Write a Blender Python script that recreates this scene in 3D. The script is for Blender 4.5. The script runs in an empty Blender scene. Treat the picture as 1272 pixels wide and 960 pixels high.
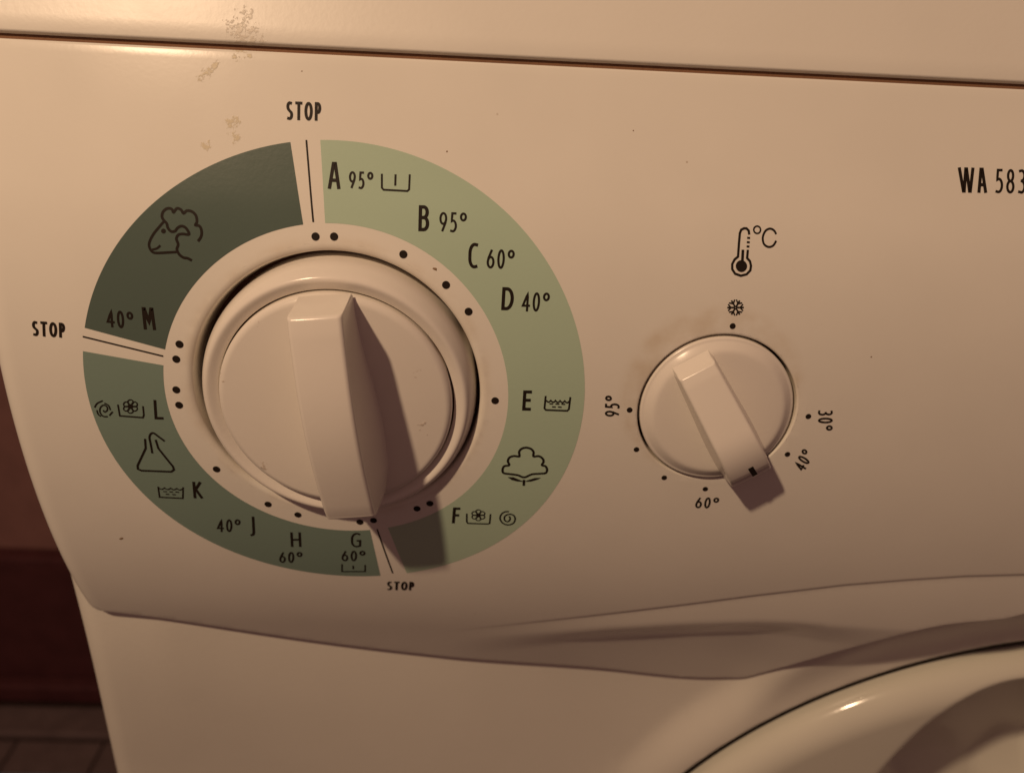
import bpy, bmesh, math, random
from mathutils import Vector, Matrix, noise
from mathutils.geometry import delaunay_2d_cdt

random.seed(7)
MM = 0.001
Z0 = 0.76            # height of the programme dial above the floor, metres
scene = bpy.context.scene
COL = scene.collection

# ------------------------------------------------------------------ camera
F_PX, CAM_C, CAM_ANG = (977.307, [32.858, -156.096, 82.759], [-0.037638, 0.466803, -0.053206])
cam_data = bpy.data.cameras.new('camera')
cam = bpy.data.objects.new('camera', cam_data)
COL.objects.link(cam)
cam_data.sensor_width = 36.0
cam_data.sensor_fit = 'HORIZONTAL'
cam_data.lens = 36.0 * F_PX / 1272.0
cam_data.clip_start = 0.005
cam_data.clip_end = 50.0
_yaw, _pit, _rol = CAM_ANG
_r = Vector((math.cos(_yaw), math.sin(_yaw), 0))
_f = Vector((-math.sin(_yaw) * math.cos(_pit), math.cos(_yaw) * math.cos(_pit), -math.sin(_pit)))
_d = _f.cross(_r)
_r2 = _r * math.cos(_rol) + _d * math.sin(_rol)
_d2 = _d * math.cos(_rol) - _r * math.sin(_rol)
_m = Matrix((( _r2.x, -_d2.x, -_f.x), (_r2.y, -_d2.y, -_f.y), (_r2.z, -_d2.z, -_f.z))).to_4x4()
_m.translation = Vector((CAM_C[0] * MM, CAM_C[1] * MM, CAM_C[2] * MM + Z0))
cam.matrix_world = _m
cam_data.dof.use_dof = True
cam_data.dof.focus_distance = 0.168
cam_data.dof.aperture_fstop = 14.0
scene.camera = cam

# ------------------------------------------------------------------ light
world = bpy.data.worlds.new('World')
scene.world = world
world.use_nodes = True
_bg = world.node_tree.nodes['Background']
_bg.inputs['Color'].default_value = (1.0, 0.51, 0.44, 1)
_bg.inputs['Strength'].default_value = 0.142


def bulb(name, loc_mm, watts, radius, color):
    l = bpy.data.lights.new(name, 'POINT')
    l.energy = watts
    l.shadow_soft_size = radius
    l.color = color
    o = bpy.data.objects.new(name, l)
    o.location = (loc_mm[0] * MM, loc_mm[1] * MM, loc_mm[2] * MM + Z0)
    COL.objects.link(o)
    return o


WARM = (1.0, 0.693, 0.440)
bulb('ceiling_bulb', (-276, -368, 526), 13.1, 0.015, WARM)
bulb('fill_bulb', (520, -260, 900), 0.12, 0.030, WARM)  # weak fill lamp added at the right, also for a faint glint

scene.view_settings.view_transform = 'Standard'
scene.view_settings.look = 'None'
scene.view_settings.gamma = 1.0
scene.view_settings.exposure = 0.0
scene.view_settings.use_curve_mapping = False
scene.render.engine = 'CYCLES'
scene.cycles.use_denoising = True
scene.cycles.max_bounces = 8

# ------------------------------------------------------------------ measured design data (millimetres on the panel skin)
TEXT = [
  ('stop_lettering', 'STOP', [-10.47, 58.81], [7.23, 0.13], [-0.06, 3.81], 0.52),
  ('stop_lettering', 'STOP', [-64.73, 11.58], [6.95, -0.2], [0.38, 3.35], 0.5),
  ('stop_lettering', 'STOP', [8.7, -60.77], [7.16, 0.19], [0.31, 3.8], 0.52),
  ('program_letter', 'A', [-1.49, 45.03], [2.6, 0.05], [-0.1, 5.61], 0.78),
  ('temperature_figure', '95°', [2.76, 45.22], [5.16, 0.06], [0.0, 3.73], 0.48),
  ('program_letter', 'B', [17.54, 37.14], [2.27, 0.06], [-0.02, 5.38], 0.78),
  ('temperature_figure', '95°', [21.85, 37.12], [5.85, 0.11], [0.0, 4.23], 0.48),
  ('program_letter', 'C', [28.22, 29.86], [2.22, 0.06], [-0.01, 5.35], 0.72),
  ('temperature_figure', '60°', [32.07, 29.99], [5.96, 0.0], [0.05, 4.18], 0.5),
  ('program_letter', 'D', [35.6, 21.24], [2.6, 0.03], [0.08, 4.97], 0.78),
  ('temperature_figure', '40°', [39.94, 21.13], [6.02, 0.1], [0.05, 4.25], 0.5),
  ('program_letter', 'E', [41.27, -1.85], [2.0, 0.04], [0.03, 4.97], 0.8),
  ('program_letter', 'F', [25.81, -34.56], [1.81, 0.02], [0.27, 5.17], 0.8),
  ('program_letter', 'G', [0.6, -43.9], [2.59, 0.11], [0.39, 5.14], 0.6),
  ('temperature_figure', '60°', [-2.2, -49.25], [6.1, 0.27], [0.37, 4.07], 0.52),
  ('program_letter', 'H', [-14.33, -44.39], [2.63, 0.12], [0.39, 5.2], 0.68),
  ('temperature_figure', '60°', [-18.08, -50.57], [5.9, 0.26], [0.6, 4.27], 0.52),
  ('program_letter', 'J', [-23.91, -40.92], [1.25, 0.05], [0.63, 6.61], 0.72),
  ('temperature_figure', '40°', [-31.95, -39.89], [5.86, 0.25], [0.66, 4.36], 0.5),
  ('program_letter', 'K', [-35.73, -29.09], [2.23, 0.04], [0.46, 5.03], 0.75),
  ('program_letter', 'L', [-41.25, -7.33], [2.04, 0.02], [0.42, 4.9], 0.7),
  ('program_letter', 'M', [-40.87, 13.92], [2.62, -0.06], [-0.09, 4.94], 0.75),
  ('temperature_figure', '40°', [-48.67, 14.19], [5.77, -0.41], [0.18, 3.95], 0.52),
  ('temperature_figure', '30°', [108.37, 0.98], [1.11, -5.31], [3.5, 0.13], 0.48),
  ('temperature_figure', '40°', [108.71, -15.68], [1.36, 5.0], [-3.02, 1.75], 0.48),
  ('temperature_figure', '60°', [84.53, -27.31], [5.71, 0.08], [-0.15, 3.47], 0.5),
  ('temperature_figure', '95°', [63.5, -2.64], [-0.43, 5.26], [-3.42, 0.03], 0.48),
  ('model_lettering', 'WA', [132.49, 50.22], [6.22, 0.16], [-0.52, 5.32], 0.62),
  ('model_lettering', '583', [140.3, 50.38], [6.88, 0.17], [-0.21, 5.25], 0.56)]
SYMBOLS = [
  ('stop_line', [([[-6.21, 54.9], [-4.38, 38.1]], 0.36, False, 0)]),
  ('stop_line', [([[-54.05, 11.85], [-37.39, 8.06]], 0.36, False, 0)]),
  ('stop_line', [([[7.49, -37.25], [10.66, -53.43]], 0.36, False, 0)]),
  ('prewash_symbol', [([[9.62, 48.67], [9.71, 45.78], [10.08, 45.38], [15.03, 45.33], [15.39, 45.69], [15.42, 48.8]], 0.42, False, 0), ([[12.47, 48.67], [12.48, 46.32]], 0.44, False, 0)]),
  ('main_wash_symbol', [([[46.38, 1.95], [46.31, -1.12], [46.64, -1.51], [51.48, -1.53], [51.83, -1.11], [51.93, 1.89]], 0.44, False, 0), ([[46.56, 0.91], [46.7, 0.74], [46.84, 0.6], [46.98, 0.5], [47.11, 0.47], [47.24, 0.5], [47.36, 0.6], [47.48, 0.74], [47.6, 0.91], [47.74, 0.74], [47.88, 0.6], [48.02, 0.5], [48.15, 0.47], [48.28, 0.5], [48.41, 0.6], [48.53, 0.74], [48.65, 0.91], [48.79, 0.74], [48.93, 0.6], [49.07, 0.51], [49.2, 0.47], [49.33, 0.51], [49.45, 0.6], [49.57, 0.74], [49.69, 0.91], [49.83, 0.74], [49.97, 0.6], [50.11, 0.51], [50.25, 0.47], [50.37, 0.51], [50.5, 0.6], [50.62, 0.74], [50.74, 0.91], [50.88, 0.74], [51.02, 0.6], [51.16, 0.51], [51.29, 0.47], [51.42, 0.51], [51.54, 0.6], [51.66, 0.74], [51.78, 0.91]], 0.36, False, 0), ([[47.36, 0.08], [48.17, 0.05]], 0.32, False, 0), ([[48.68, 0.09], [49.59, 0.07]], 0.32, False, 0), ([[50.04, 0.11], [50.9, 0.08]], 0.32, False, 0), ([[47.99, -0.66], [48.83, -0.68]], 0.32, False, 0), ([[49.31, -0.64], [50.15, -0.67]], 0.32, False, 0)]),
  ('cotton_symbol', [([[42.76, -19.71], [41.15, -19.14], [39.16, -18.88], [37.89, -18.69], [37.54, -17.85], [37.88, -16.74], [39.04, -16.37], [38.68, -15.3], [39.02, -14.27], [40.02, -13.81], [41.27, -13.86], [41.17, -12.71], [41.63, -11.83], [42.69, -11.43], [43.88, -11.74], [44.51, -12.58], [44.58, -13.73], [45.78, -13.63], [46.68, -14.2], [47.02, -15.12], [46.69, -16.07], [47.53, -16.36], [47.99, -17.29], [47.7, -18.26], [46.45, -18.5], [44.49, -18.77]], 0.56, True, 1), ([[42.72, -20.39], [42.78, -22.15]], 0.6, False, 0)]),
  ('rinse_symbol', [([[29.43, -31.22], [29.48, -33.95], [29.77, -34.38], [34.65, -34.38], [35.08, -34.16], [35.19, -31.13]], 0.42, False, 0), ([[33.82, -32.12], [33.71, -32.51], [33.41, -32.76], [33.02, -32.78], [32.7, -32.55], [32.57, -32.17], [32.68, -31.78], [32.98, -31.53], [33.37, -31.51], [33.69, -31.74]], 0.3, True, 0), ([[32.9, -32.72], [32.79, -33.11], [32.48, -33.37], [32.09, -33.38], [31.77, -33.16], [31.64, -32.77], [31.76, -32.38], [32.06, -32.13], [32.45, -32.11], [32.77, -32.34]], 0.3, True, 0), ([[31.95, -32.19], [31.84, -32.58], [31.53, -32.84], [31.14, -32.85], [30.82, -32.63], [30.7, -32.24], [30.81, -31.86], [31.11, -31.61], [31.5, -31.59], [31.82, -31.81]], 0.3, True, 0), ([[31.92, -31.07], [31.81, -31.46], [31.5, -31.71], [31.12, -31.72], [30.8, -31.5], [30.67, -31.12], [30.78, -30.74], [31.09, -30.49], [31.48, -30.47], [31.79, -30.7]], 0.3, True, 0), ([[32.84, -30.48], [32.73, -30.86], [32.42, -31.11], [32.04, -31.12], [31.72, -30.9], [31.59, -30.53], [31.7, -30.14], [32.01, -29.9], [32.39, -29.88], [32.71, -30.1]], 0.3, True, 0), ([[33.79, -30.99], [33.68, -31.38], [33.37, -31.63], [32.99, -31.65], [32.67, -31.42], [32.54, -31.05], [32.65, -30.66], [32.95, -30.41], [33.34, -30.4], [33.66, -30.62]], 0.3, True, 0), ([[32.52, -31.61], [32.45, -31.82], [32.25, -31.91], [32.05, -31.83], [31.97, -31.63], [32.04, -31.42], [32.24, -31.33], [32.44, -31.41]], 0.4, True, 0)]),
  ('spin_symbol', [([[39.63, -30.19], [38.71, -30.28], [37.88, -31.02], [37.55, -32.32], [37.99, -33.6], [39.0, -34.38], [40.09, -34.39], [40.93, -33.77], [41.26, -32.6], [40.92, -31.47], [40.14, -31.01], [39.29, -31.16], [38.71, -31.7], [38.6, -32.56], [38.95, -33.27], [39.56, -33.39], [39.97, -32.85], [39.98, -32.16], [39.7, -31.66]], 0.42, False, 1)]),
  ('prewash_symbol', [([[-2.1, -50.31], [-2.36, -53.33], [3.59, -53.06], [3.77, -50.37]], 0.4, False, 0), ([[0.7, -50.82], [0.6, -52.21]], 0.42, False, 0)]),
  ('main_wash_symbol', [([[-43.5, -25.86], [-43.73, -29.06], [-38.29, -29.21], [-37.65, -25.8]], 0.4, False, 0), ([[-43.46, -26.18], [-43.31, -26.35], [-43.16, -26.49], [-43.0, -26.59], [-42.83, -26.62], [-42.65, -26.59], [-42.45, -26.5], [-42.25, -26.36], [-42.04, -26.19], [-41.89, -26.36], [-41.74, -26.51], [-41.58, -26.6], [-41.41, -26.64], [-41.22, -26.61], [-41.03, -26.51], [-40.83, -26.37], [-40.62, -26.21], [-40.47, -26.38], [-40.32, -26.52], [-40.16, -26.62], [-39.99, -26.65], [-39.8, -26.62], [-39.61, -26.53], [-39.41, -26.39], [-39.2, -26.22], [-39.05, -26.39], [-38.9, -26.54], [-38.74, -26.63], [-38.56, -26.67], [-38.38, -26.64], [-38.19, -26.54], [-37.98, -26.4], [-37.78, -26.24]], 0.34, False, 0), ([[-42.53, -27.28], [-41.69, -27.32]], 0.32, False, 0), ([[-41.12, -27.29], [-40.28, -27.33]], 0.32, False, 0), ([[-39.71, -27.31], [-38.87, -27.35]], 0.32, False, 0), ([[-42.1, -28.06], [-41.26, -28.1]], 0.32, False, 0), ([[-40.6, -28.08], [-39.75, -28.12]], 0.32, False, 0)]),
  ('flask_symbol', [([[-44.19, -12.5], [-44.47, -15.07], [-47.18, -19.97], [-47.28, -20.92], [-46.52, -21.32], [-39.7, -21.39], [-38.94, -20.75], [-39.07, -19.86], [-41.59, -14.95], [-41.84, -12.65]], 0.52, False, 0), ([[-43.19, -16.37], [-43.14, -13.99], [-43.15, -12.18], [-42.77, -11.25], [-42.04, -10.91], [-40.94, -11.9], [-39.85, -12.97]], 0.5, False, 1)]),
  ('rinse_symbol', [([[-48.83, -3.9], [-48.86, -6.74], [-43.79, -7.0], [-43.49, -6.34], [-43.35, -4.09]], 0.4, False, 0), ([[-44.67, -4.76], [-44.85, -5.13], [-45.19, -5.37], [-45.57, -5.39], [-45.85, -5.17], [-45.91, -4.8], [-45.73, -4.43], [-45.39, -4.19], [-45.01, -4.18], [-44.74, -4.39]], 0.3, True, 0), ([[-45.68, -5.33], [-45.85, -5.71], [-46.2, -5.95], [-46.58, -5.97], [-46.85, -5.75], [-46.91, -5.38], [-46.74, -5.01], [-46.39, -4.77], [-46.01, -4.75], [-45.74, -4.97]], 0.3, True, 0), ([[-46.51, -4.83], [-46.69, -5.2], [-47.03, -5.44], [-47.42, -5.46], [-47.69, -5.24], [-47.75, -4.88], [-47.57, -4.5], [-47.23, -4.26], [-46.85, -4.25], [-46.57, -4.46]], 0.3, True, 0), ([[-46.35, -3.75], [-46.52, -4.12], [-46.86, -4.36], [-47.24, -4.38], [-47.52, -4.16], [-47.58, -3.8], [-47.4, -3.43], [-47.06, -3.19], [-46.68, -3.18], [-46.41, -3.39]], 0.3, True, 0), ([[-45.35, -3.18], [-45.52, -3.55], [-45.86, -3.79], [-46.24, -3.8], [-46.52, -3.59], [-46.58, -3.23], [-46.4, -2.86], [-46.06, -2.62], [-45.68, -2.61], [-45.41, -2.82]], 0.3, True, 0), ([[-44.51, -3.68], [-44.68, -4.05], [-45.03, -4.29], [-45.41, -4.3], [-45.68, -4.09], [-45.74, -3.73], [-45.57, -3.36], [-45.23, -3.12], [-44.85, -3.1], [-44.58, -3.32]], 0.3, True, 0), ([[-45.85, -4.27], [-45.96, -4.47], [-46.17, -4.55], [-46.35, -4.48], [-46.4, -4.29], [-46.29, -4.09], [-46.08, -4.0], [-45.9, -4.07]], 0.4, True, 0)]),
  ('spin_symbol', [([[-52.3, -5.43], [-52.05, -5.91], [-51.39, -5.39], [-51.37, -4.49], [-52.09, -4.21], [-52.87, -4.92], [-53.1, -6.07], [-52.57, -7.0], [-51.57, -7.04]], 0.36, False, 1), ([[-54.09, -4.86], [-53.35, -3.81], [-52.0, -3.09]], 0.36, False, 1), ([[-51.77, -3.68], [-50.94, -4.24], [-50.72, -5.37]], 0.36, False, 1), ([[-53.73, -5.49], [-53.59, -6.54], [-53.07, -7.02]], 0.36, False, 1), ([[-50.25, -5.73], [-51.19, -6.75]], 0.36, False, 1)]),
  ('wool_symbol', [([[-28.3, 33.14], [-27.7, 33.97], [-27.47, 34.89], [-27.64, 35.87], [-28.07, 36.37], [-28.75, 36.45], [-28.43, 37.14], [-28.6, 38.35], [-29.43, 39.17], [-30.47, 39.3], [-31.17, 38.75], [-31.69, 39.46], [-32.54, 39.68], [-33.2, 38.87], [-33.58, 39.5], [-34.49, 39.59], [-35.33, 38.91], [-35.6, 37.92], [-35.24, 37.16], [-34.66, 36.54], [-34.42, 35.64], [-33.78, 34.94], [-32.95, 35.05], [-32.46, 35.67], [-31.62, 36.12], [-30.69, 35.74], [-30.09, 34.52], [-31.45, 34.52], [-32.29, 34.3], [-32.73, 33.5], [-32.4, 32.35], [-32.69, 31.42], [-32.56, 30.82], [-32.12, 30.14], [-31.35, 29.64], [-30.57, 29.54], [-29.67, 29.11]], 0.58, False, 1), ([[-35.17, 36.95], [-36.37, 35.56], [-37.45, 34.21], [-38.29, 32.62], [-38.38, 31.58], [-37.9, 30.68], [-37.08, 30.38], [-34.98, 30.54], [-32.61, 30.77]], 0.54, False, 1), ([[-37.83, 31.02], [-36.83, 31.33], [-36.07, 31.98]], 0.46, False, 1), ([[-35.1, 34.96], [-35.15, 34.81], [-35.27, 34.72], [-35.43, 34.71], [-35.55, 34.8], [-35.59, 34.94], [-35.54, 35.09], [-35.41, 35.18], [-35.26, 35.19], [-35.14, 35.11]], 0.5, True, 0)]),
  ('thermometer_symbol', [([[87.75, 39.41], [87.59, 40.21], [87.09, 40.67], [86.53, 40.67], [85.96, 40.34], [85.72, 39.61], [85.68, 37.45], [85.71, 34.7], [85.03, 34.07], [84.6, 33.09], [84.7, 32.0], [85.43, 31.06], [86.7, 30.7], [87.9, 31.04], [88.63, 31.92], [88.68, 32.89], [88.37, 33.84], [87.7, 34.47], [87.7, 36.22]], 0.5, False, 0), ([[87.35, 38.72], [87.99, 38.7]], 0.42, False, 0), ([[87.35, 37.81], [87.99, 37.79]], 0.42, False, 0), ([[87.37, 36.92], [87.99, 36.9]], 0.42, False, 0), ([[86.64, 36.18], [86.72, 33.9]], 0.58, False, 0)]),
  ('thermometer_bulb', [([[87.86, 32.78], [87.85, 32.46], [87.75, 32.15], [87.58, 31.88], [87.35, 31.68], [87.06, 31.54], [86.75, 31.48], [86.42, 31.51], [86.12, 31.62], [85.84, 31.81], [85.62, 32.07], [85.47, 32.36], [85.4, 32.68], [85.41, 33.01], [85.51, 33.32], [85.68, 33.58], [85.91, 33.79], [86.2, 33.93], [86.51, 33.98], [86.83, 33.95], [87.14, 33.84], [87.41, 33.65], [87.63, 33.4], [87.78, 33.11]], -1, True, 0)]),
  ('celsius_lettering', [([[90.12, 40.51], [90.1, 40.28], [90.01, 40.06], [89.86, 39.88], [89.67, 39.76], [89.44, 39.72], [89.21, 39.75], [89.0, 39.85], [88.83, 40.01], [88.71, 40.22], [88.65, 40.45], [88.67, 40.69], [88.76, 40.91], [88.92, 41.08], [89.11, 41.2], [89.34, 41.25], [89.57, 41.22], [89.78, 41.12], [89.95, 40.96], [90.07, 40.75]], 0.34, True, 0), ([[93.54, 39.75], [93.0, 40.51], [92.16, 40.84], [91.28, 40.44], [90.79, 39.46], [90.74, 38.5], [91.14, 37.49], [92.11, 37.0], [93.07, 37.33], [93.65, 38.36]], 0.44, False, 1)]),
  ('snowflake_symbol', [([[86.39, 23.85], [88.09, 23.91]], 0.36, False, 0), ([[87.99, 23.2], [87.28, 23.88], [87.82, 24.61]], 0.3, False, 0), ([[86.35, 23.76], [87.37, 22.34]], 0.36, False, 0), ([[86.67, 22.12], [86.88, 23.02], [87.84, 22.88]], 0.3, False, 0), ([[86.24, 23.75], [85.56, 22.27]], 0.36, False, 0), ([[84.97, 22.77], [85.89, 22.98], [86.31, 22.11]], 0.3, False, 0), ([[86.18, 23.84], [84.48, 23.77]], 0.36, False, 0), ([[84.59, 24.48], [85.29, 23.8], [84.75, 23.07]], 0.3, False, 0), ([[86.22, 23.93], [85.21, 25.33]], 0.36, False, 0), ([[85.9, 25.55], [85.69, 24.66], [84.74, 24.8]], 0.3, False, 0), ([[86.33, 23.93], [87.01, 25.4]], 0.36, False, 0), ([[87.6, 24.91], [86.68, 24.7], [86.27, 25.57]], 0.3, False, 0)])]
DOTS = [
  [-3.89,35.14],
  [-0.03,35.3],
  [14.51,32.23],
  [23.66,26.17],
  [28.62,20.64],
  [35.11,0.34],
  [20.5,-28.43],
  [17.39,-30.19],
  [6.74,-34.39],
  [3.38,-35.06],
  [-11.47,-33.3],
  [-18.28,-30.25],
  [-29.1,-20.26],
  [-35.33,-3.53],
  [-35.48,0.22],
  [-34.65,7.48],
  [-33.61,10.92]]
TDOTS = [
  [86.16,19.74],
  [106.58,-0.8],
  [103.75,-10.86],
  [86.15,-21.41],
  [75.85,-18.51],
  [68.31,-10.94],
  [65.58,-0.77]]
BANDS = [
  ('dark_green_band', [[-53.32, 13.78], [-9.53, 54.62], [-6.46, 37.52], [-36.91, 9.61]]),
  ('light_green_band', [[-3.32, 54.87], [14.28, -53.27], [10.14, -36.6], [-1.89, 37.66]]),
  ('mid_green_band', [[7.43, -54.61], [-54.57, 8.54], [-37.7, 5.94], [5.67, -37.38]])]
LEAVES = [
  [[38.8,-19.77],[40.19,-19.76],[41.82,-20.52],[42.75,-20.97],[41.32,-20.98],[39.83,-20.6]],
  [[46.73,-19.65],[45.34,-19.75],[43.68,-20.45],[42.83,-20.97],[44.42,-20.86],[45.97,-20.21]]]
LOWER = [
  [-76,-73.0],
  [-73,-74.6],
  [-69.5,-75.6],
  [-62.0,-76.87],
  [-54.0,-78.82],
  [-46.0,-81.16],
  [-38.0,-83.67],
  [-30.0,-86.2],
  [-22.0,-88.62],
  [-14.0,-90.89],
  [-6.0,-92.98],
  [2.0,-94.91],
  [10.0,-96.7],
  [18.0,-98.41],
  [26.0,-100.08],
  [34.0,-101.78],
  [42.0,-103.55],
  [50.0,-105.42],
  [58.0,-107.4],
  [66.0,-109.45],
  [74.0,-111.5],
  [82.0,-113.45],
  [90.0,-115.12],
  [98.0,-116.27],
  [106.0,-116.59],
  [114.0,-115.7],
  [119.07,-114.3],
  [123.0,-109.26],
  [129.0,-100.64],
  [135.0,-91.91],
  [141.0,-83.93],
  [147.0,-77.31],
  [153.0,-72.32],
  [159.0,-68.96],
  [165.0,-66.94],
  [171.0,-65.67],
  [177.0,-64.25],
  [183.0,-61.52],
  [195,-60.4],
  [206,-59.2],
  [218,-58.4],
  [230,-58.0],
  [237.6,-57.9]]
UPPER = [
  [69.66,-68.94],
  [88.19,-63.71],
  [107.04,-58.27],
  [129.19,-52.68],
  [145.37,-49.79],
  [159.56,-47.71],
  [174.42,-46.44]]
CREASE = [
  [34.74,-85.23],
  [53.0,-81.5],
  [70.77,-76.88],
  [90.05,-72.96],
  [110.14,-70.1],
  [121.25,-69.52],
  [132.66,-69.81]]
THETA = [
  0.055169,
  0.28933,
  0.096155,
  0.116922,
  0.033933]


# ------------------------------------------------------------------ materials
def mat(name):
    m = bpy.data.materials.new(name)
    m.use_nodes = True
    return m, m.node_tree.nodes, m.node_tree.links, m.node_tree.nodes['Principled BSDF']


def plastic(name, color, rough=0.34, spec=0.5, bump=0.05, scale=900.0, mottle=0.06):
    m, n, l, b = mat(name)
    b.inputs['Roughness'].default_value = rough
    b.inputs['Specular IOR Level'].default_value = spec
    tc = n.new('ShaderNodeTexCoord')
    no = n.new('ShaderNodeTexNoise')
    no.inputs['Scale'].default_value = 45.0
    no.inputs['Detail'].default_value = 5.0
    l.new(tc.outputs['Object'], no.inputs['Vector'])
    mx = n.new('ShaderNodeMix'); mx.data_type = 'RGBA'
    mx.inputs[6].default_value = (*[c * (1 - mottle) for c in color], 1)
    mx.inputs[7].default_value = (*[min(1, c * (1 + mottle)) for c in color], 1)
    l.new(no.outputs['Fac'], mx.inputs[0])
    fine = n.new('ShaderNodeTexNoise')
    fine.inputs['Scale'].default_value = scale
    fine.inputs['Detail'].default_value = 3.0
    l.new(tc.outputs['Object'], fine.inputs['Vector'])
    bp = n.new('ShaderNodeBump')
    bp.inputs['Strength'].default_value = bump
    bp.inputs['Distance'].default_value = 0.0004
    l.new(fine.outputs['Fac'], bp.inputs['Height'])
    l.new(bp.outputs['Normal'], b.inputs['Normal'])
    rr = n.new('ShaderNodeMapRange')
    rr.inputs['To Min'].default_value = rough * 0.85
    rr.inputs['To Max'].default_value = rough * 1.2
    l.new(no.outputs['Fac'], rr.inputs['Value'])
    l.new(rr.outputs['Result'], b.inputs['Roughness'])
    l.new(mx.outputs[2], b.inputs['Base Color'])
    return m


CREAM = (0.80, 0.775, 0.70)


def stain(m, spots, color, scale, thr, amount):
    """dried residue in soft patches, (x, y, z, radius) in millimetres in the machine's own frame"""
    n, l = m.node_tree.nodes, m.node_tree.links
    b = n['Principled BSDF']
    base = b.inputs['Base Color'].links[0].from_socket
    tc = n.new('ShaderNodeTexCoord')

    def M(op, a, bb=None, clamp=False):
        q = n.new('ShaderNodeMath'); q.operation = op; q.use_clamp = clamp
        for i, v in enumerate((a, bb)):
            if v is None: continue
            if isinstance(v, (int, float)): q.inputs[i].default_value = v
            else: l.new(v, q.inputs[i])
        return q.outputs[0]
    no = n.new('ShaderNodeTexNoise'); no.inputs['Scale'].default_value = scale; no.inputs['Detail'].default_value = 5
    no.inputs['Roughness'].default_value = 0.65
    l.new(tc.outputs['Object'], no.inputs['Vector'])
    tot = None
    for (x, y, z, r) in spots:
        d = n.new('ShaderNodeVectorMath'); d.operation = 'DISTANCE'
        l.new(tc.outputs['Object'], d.inputs[0]); d.inputs[1].default_value = (x * MM, y * MM, z * MM)
        g = M('SUBTRACT', 1.0, M('DIVIDE', d.outputs['Value'], r * MM), True)
        g = M('POWER', g, 0.6)
        tot = g if tot is None else M('MAXIMUM', tot, g)
    f = M('SUBTRACT', M('MULTIPLY', no.outputs['Fac'], M('ADD', M('MULTIPLY', tot, 0.55), 0.45)), thr)
    f = M('MULTIPLY', M('MULTIPLY', f, 14.0, True), M('MULTIPLY', M('GREATER_THAN', tot, 0.01), amount))
    mx = n.new('ShaderNodeMix'); mx.data_type = 'RGBA'
    l.new(f, mx.inputs[0]); l.new(base, mx.inputs[6]); mx.inputs[7].default_value = (*color, 1)
    l.new(mx.outputs[2], b.inputs['Base Color'])
    old = b.inputs['Normal'].links[0].from_socket
    bp = n.new('ShaderNodeBump'); bp.inputs['Strength'].default_value = 0.5; bp.inputs['Distance'].default_value = 0.00025
    l.new(f, bp.inputs['Height']); l.new(old, bp.inputs['Normal']); l.new(bp.outputs['Normal'], b.inputs['Normal'])


def panel_plastic():
    """cream plastic with yellowed grime round the small knob and fly specks, on the UV (1 = 100 mm)"""
    m = plastic('panel_plastic', CREAM, 0.20, 0.11, 0.02, 1100.0, 0.045)
    n, l = m.node_tree.nodes, m.node_tree.links
    b = n['Principled BSDF']
    base = b.inputs['Base Color'].links[0].from_socket
    uv = n.new('ShaderNodeUVMap'); uv.uv_map = 'skin'

    def math_(op, a, bb=None, clamp=False):
        q = n.new('ShaderNodeMath'); q.operation = op; q.use_clamp = clamp
        for i, v in enumerate((a, bb)):
            if v is None: continue
            if isinstance(v, (int, float)): q.inputs[i].default_value = v
            else: l.new(v, q.inputs[i])
        return q.outputs[0]

    def dist(u, v):
        q = n.new('ShaderNodeVectorMath'); q.operation = 'DISTANCE'
        l.new(uv.outputs['UV'], q.inputs[0]); q.inputs[1].default_value = (u / 100 + 5, v / 100 + 5, 0)
        return q.outputs['Value']
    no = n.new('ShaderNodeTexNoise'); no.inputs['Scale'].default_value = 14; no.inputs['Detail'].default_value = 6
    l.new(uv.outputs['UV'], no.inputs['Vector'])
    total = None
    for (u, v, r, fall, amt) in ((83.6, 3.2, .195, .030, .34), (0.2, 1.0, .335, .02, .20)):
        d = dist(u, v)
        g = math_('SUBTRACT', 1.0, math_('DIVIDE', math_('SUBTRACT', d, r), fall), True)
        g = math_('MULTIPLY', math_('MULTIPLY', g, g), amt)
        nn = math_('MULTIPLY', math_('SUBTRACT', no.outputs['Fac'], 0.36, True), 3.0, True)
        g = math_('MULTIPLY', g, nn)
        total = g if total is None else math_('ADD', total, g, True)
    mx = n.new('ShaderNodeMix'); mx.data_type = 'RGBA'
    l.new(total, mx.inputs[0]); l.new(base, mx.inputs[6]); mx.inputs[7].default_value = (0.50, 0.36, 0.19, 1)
    # tiny specks
    vo = n.new('ShaderNodeTexVoronoi'); vo.inputs['Scale'].default_value = 9.0
    l.new(uv.outputs['UV'], vo.inputs['Vector'])
    sp = math_('LESS_THAN', vo.outputs['Distance'], 0.022)
    sepc = n.new('ShaderNodeSeparateColor'); l.new(vo.outputs['Color'], sepc.inputs[0])
    sp = math_('MULTIPLY', sp, math_('GREATER_THAN', sepc.outputs[0], 0.5))
    sp = math_('MULTIPLY', sp, math_('MULTIPLY', sepc.outputs[1], 0.5))
    mx2 = n.new('ShaderNodeMix'); mx2.data_type = 'RGBA'
    l.new(sp, mx2.inputs[0]); l.new(mx.outputs[2], mx2.inputs[6]); mx2.inputs[7].default_value = (0.30, 0.20, 0.10, 1)
    l.new(mx2.outputs[2], b.inputs['Base Color'])
    return m


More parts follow.
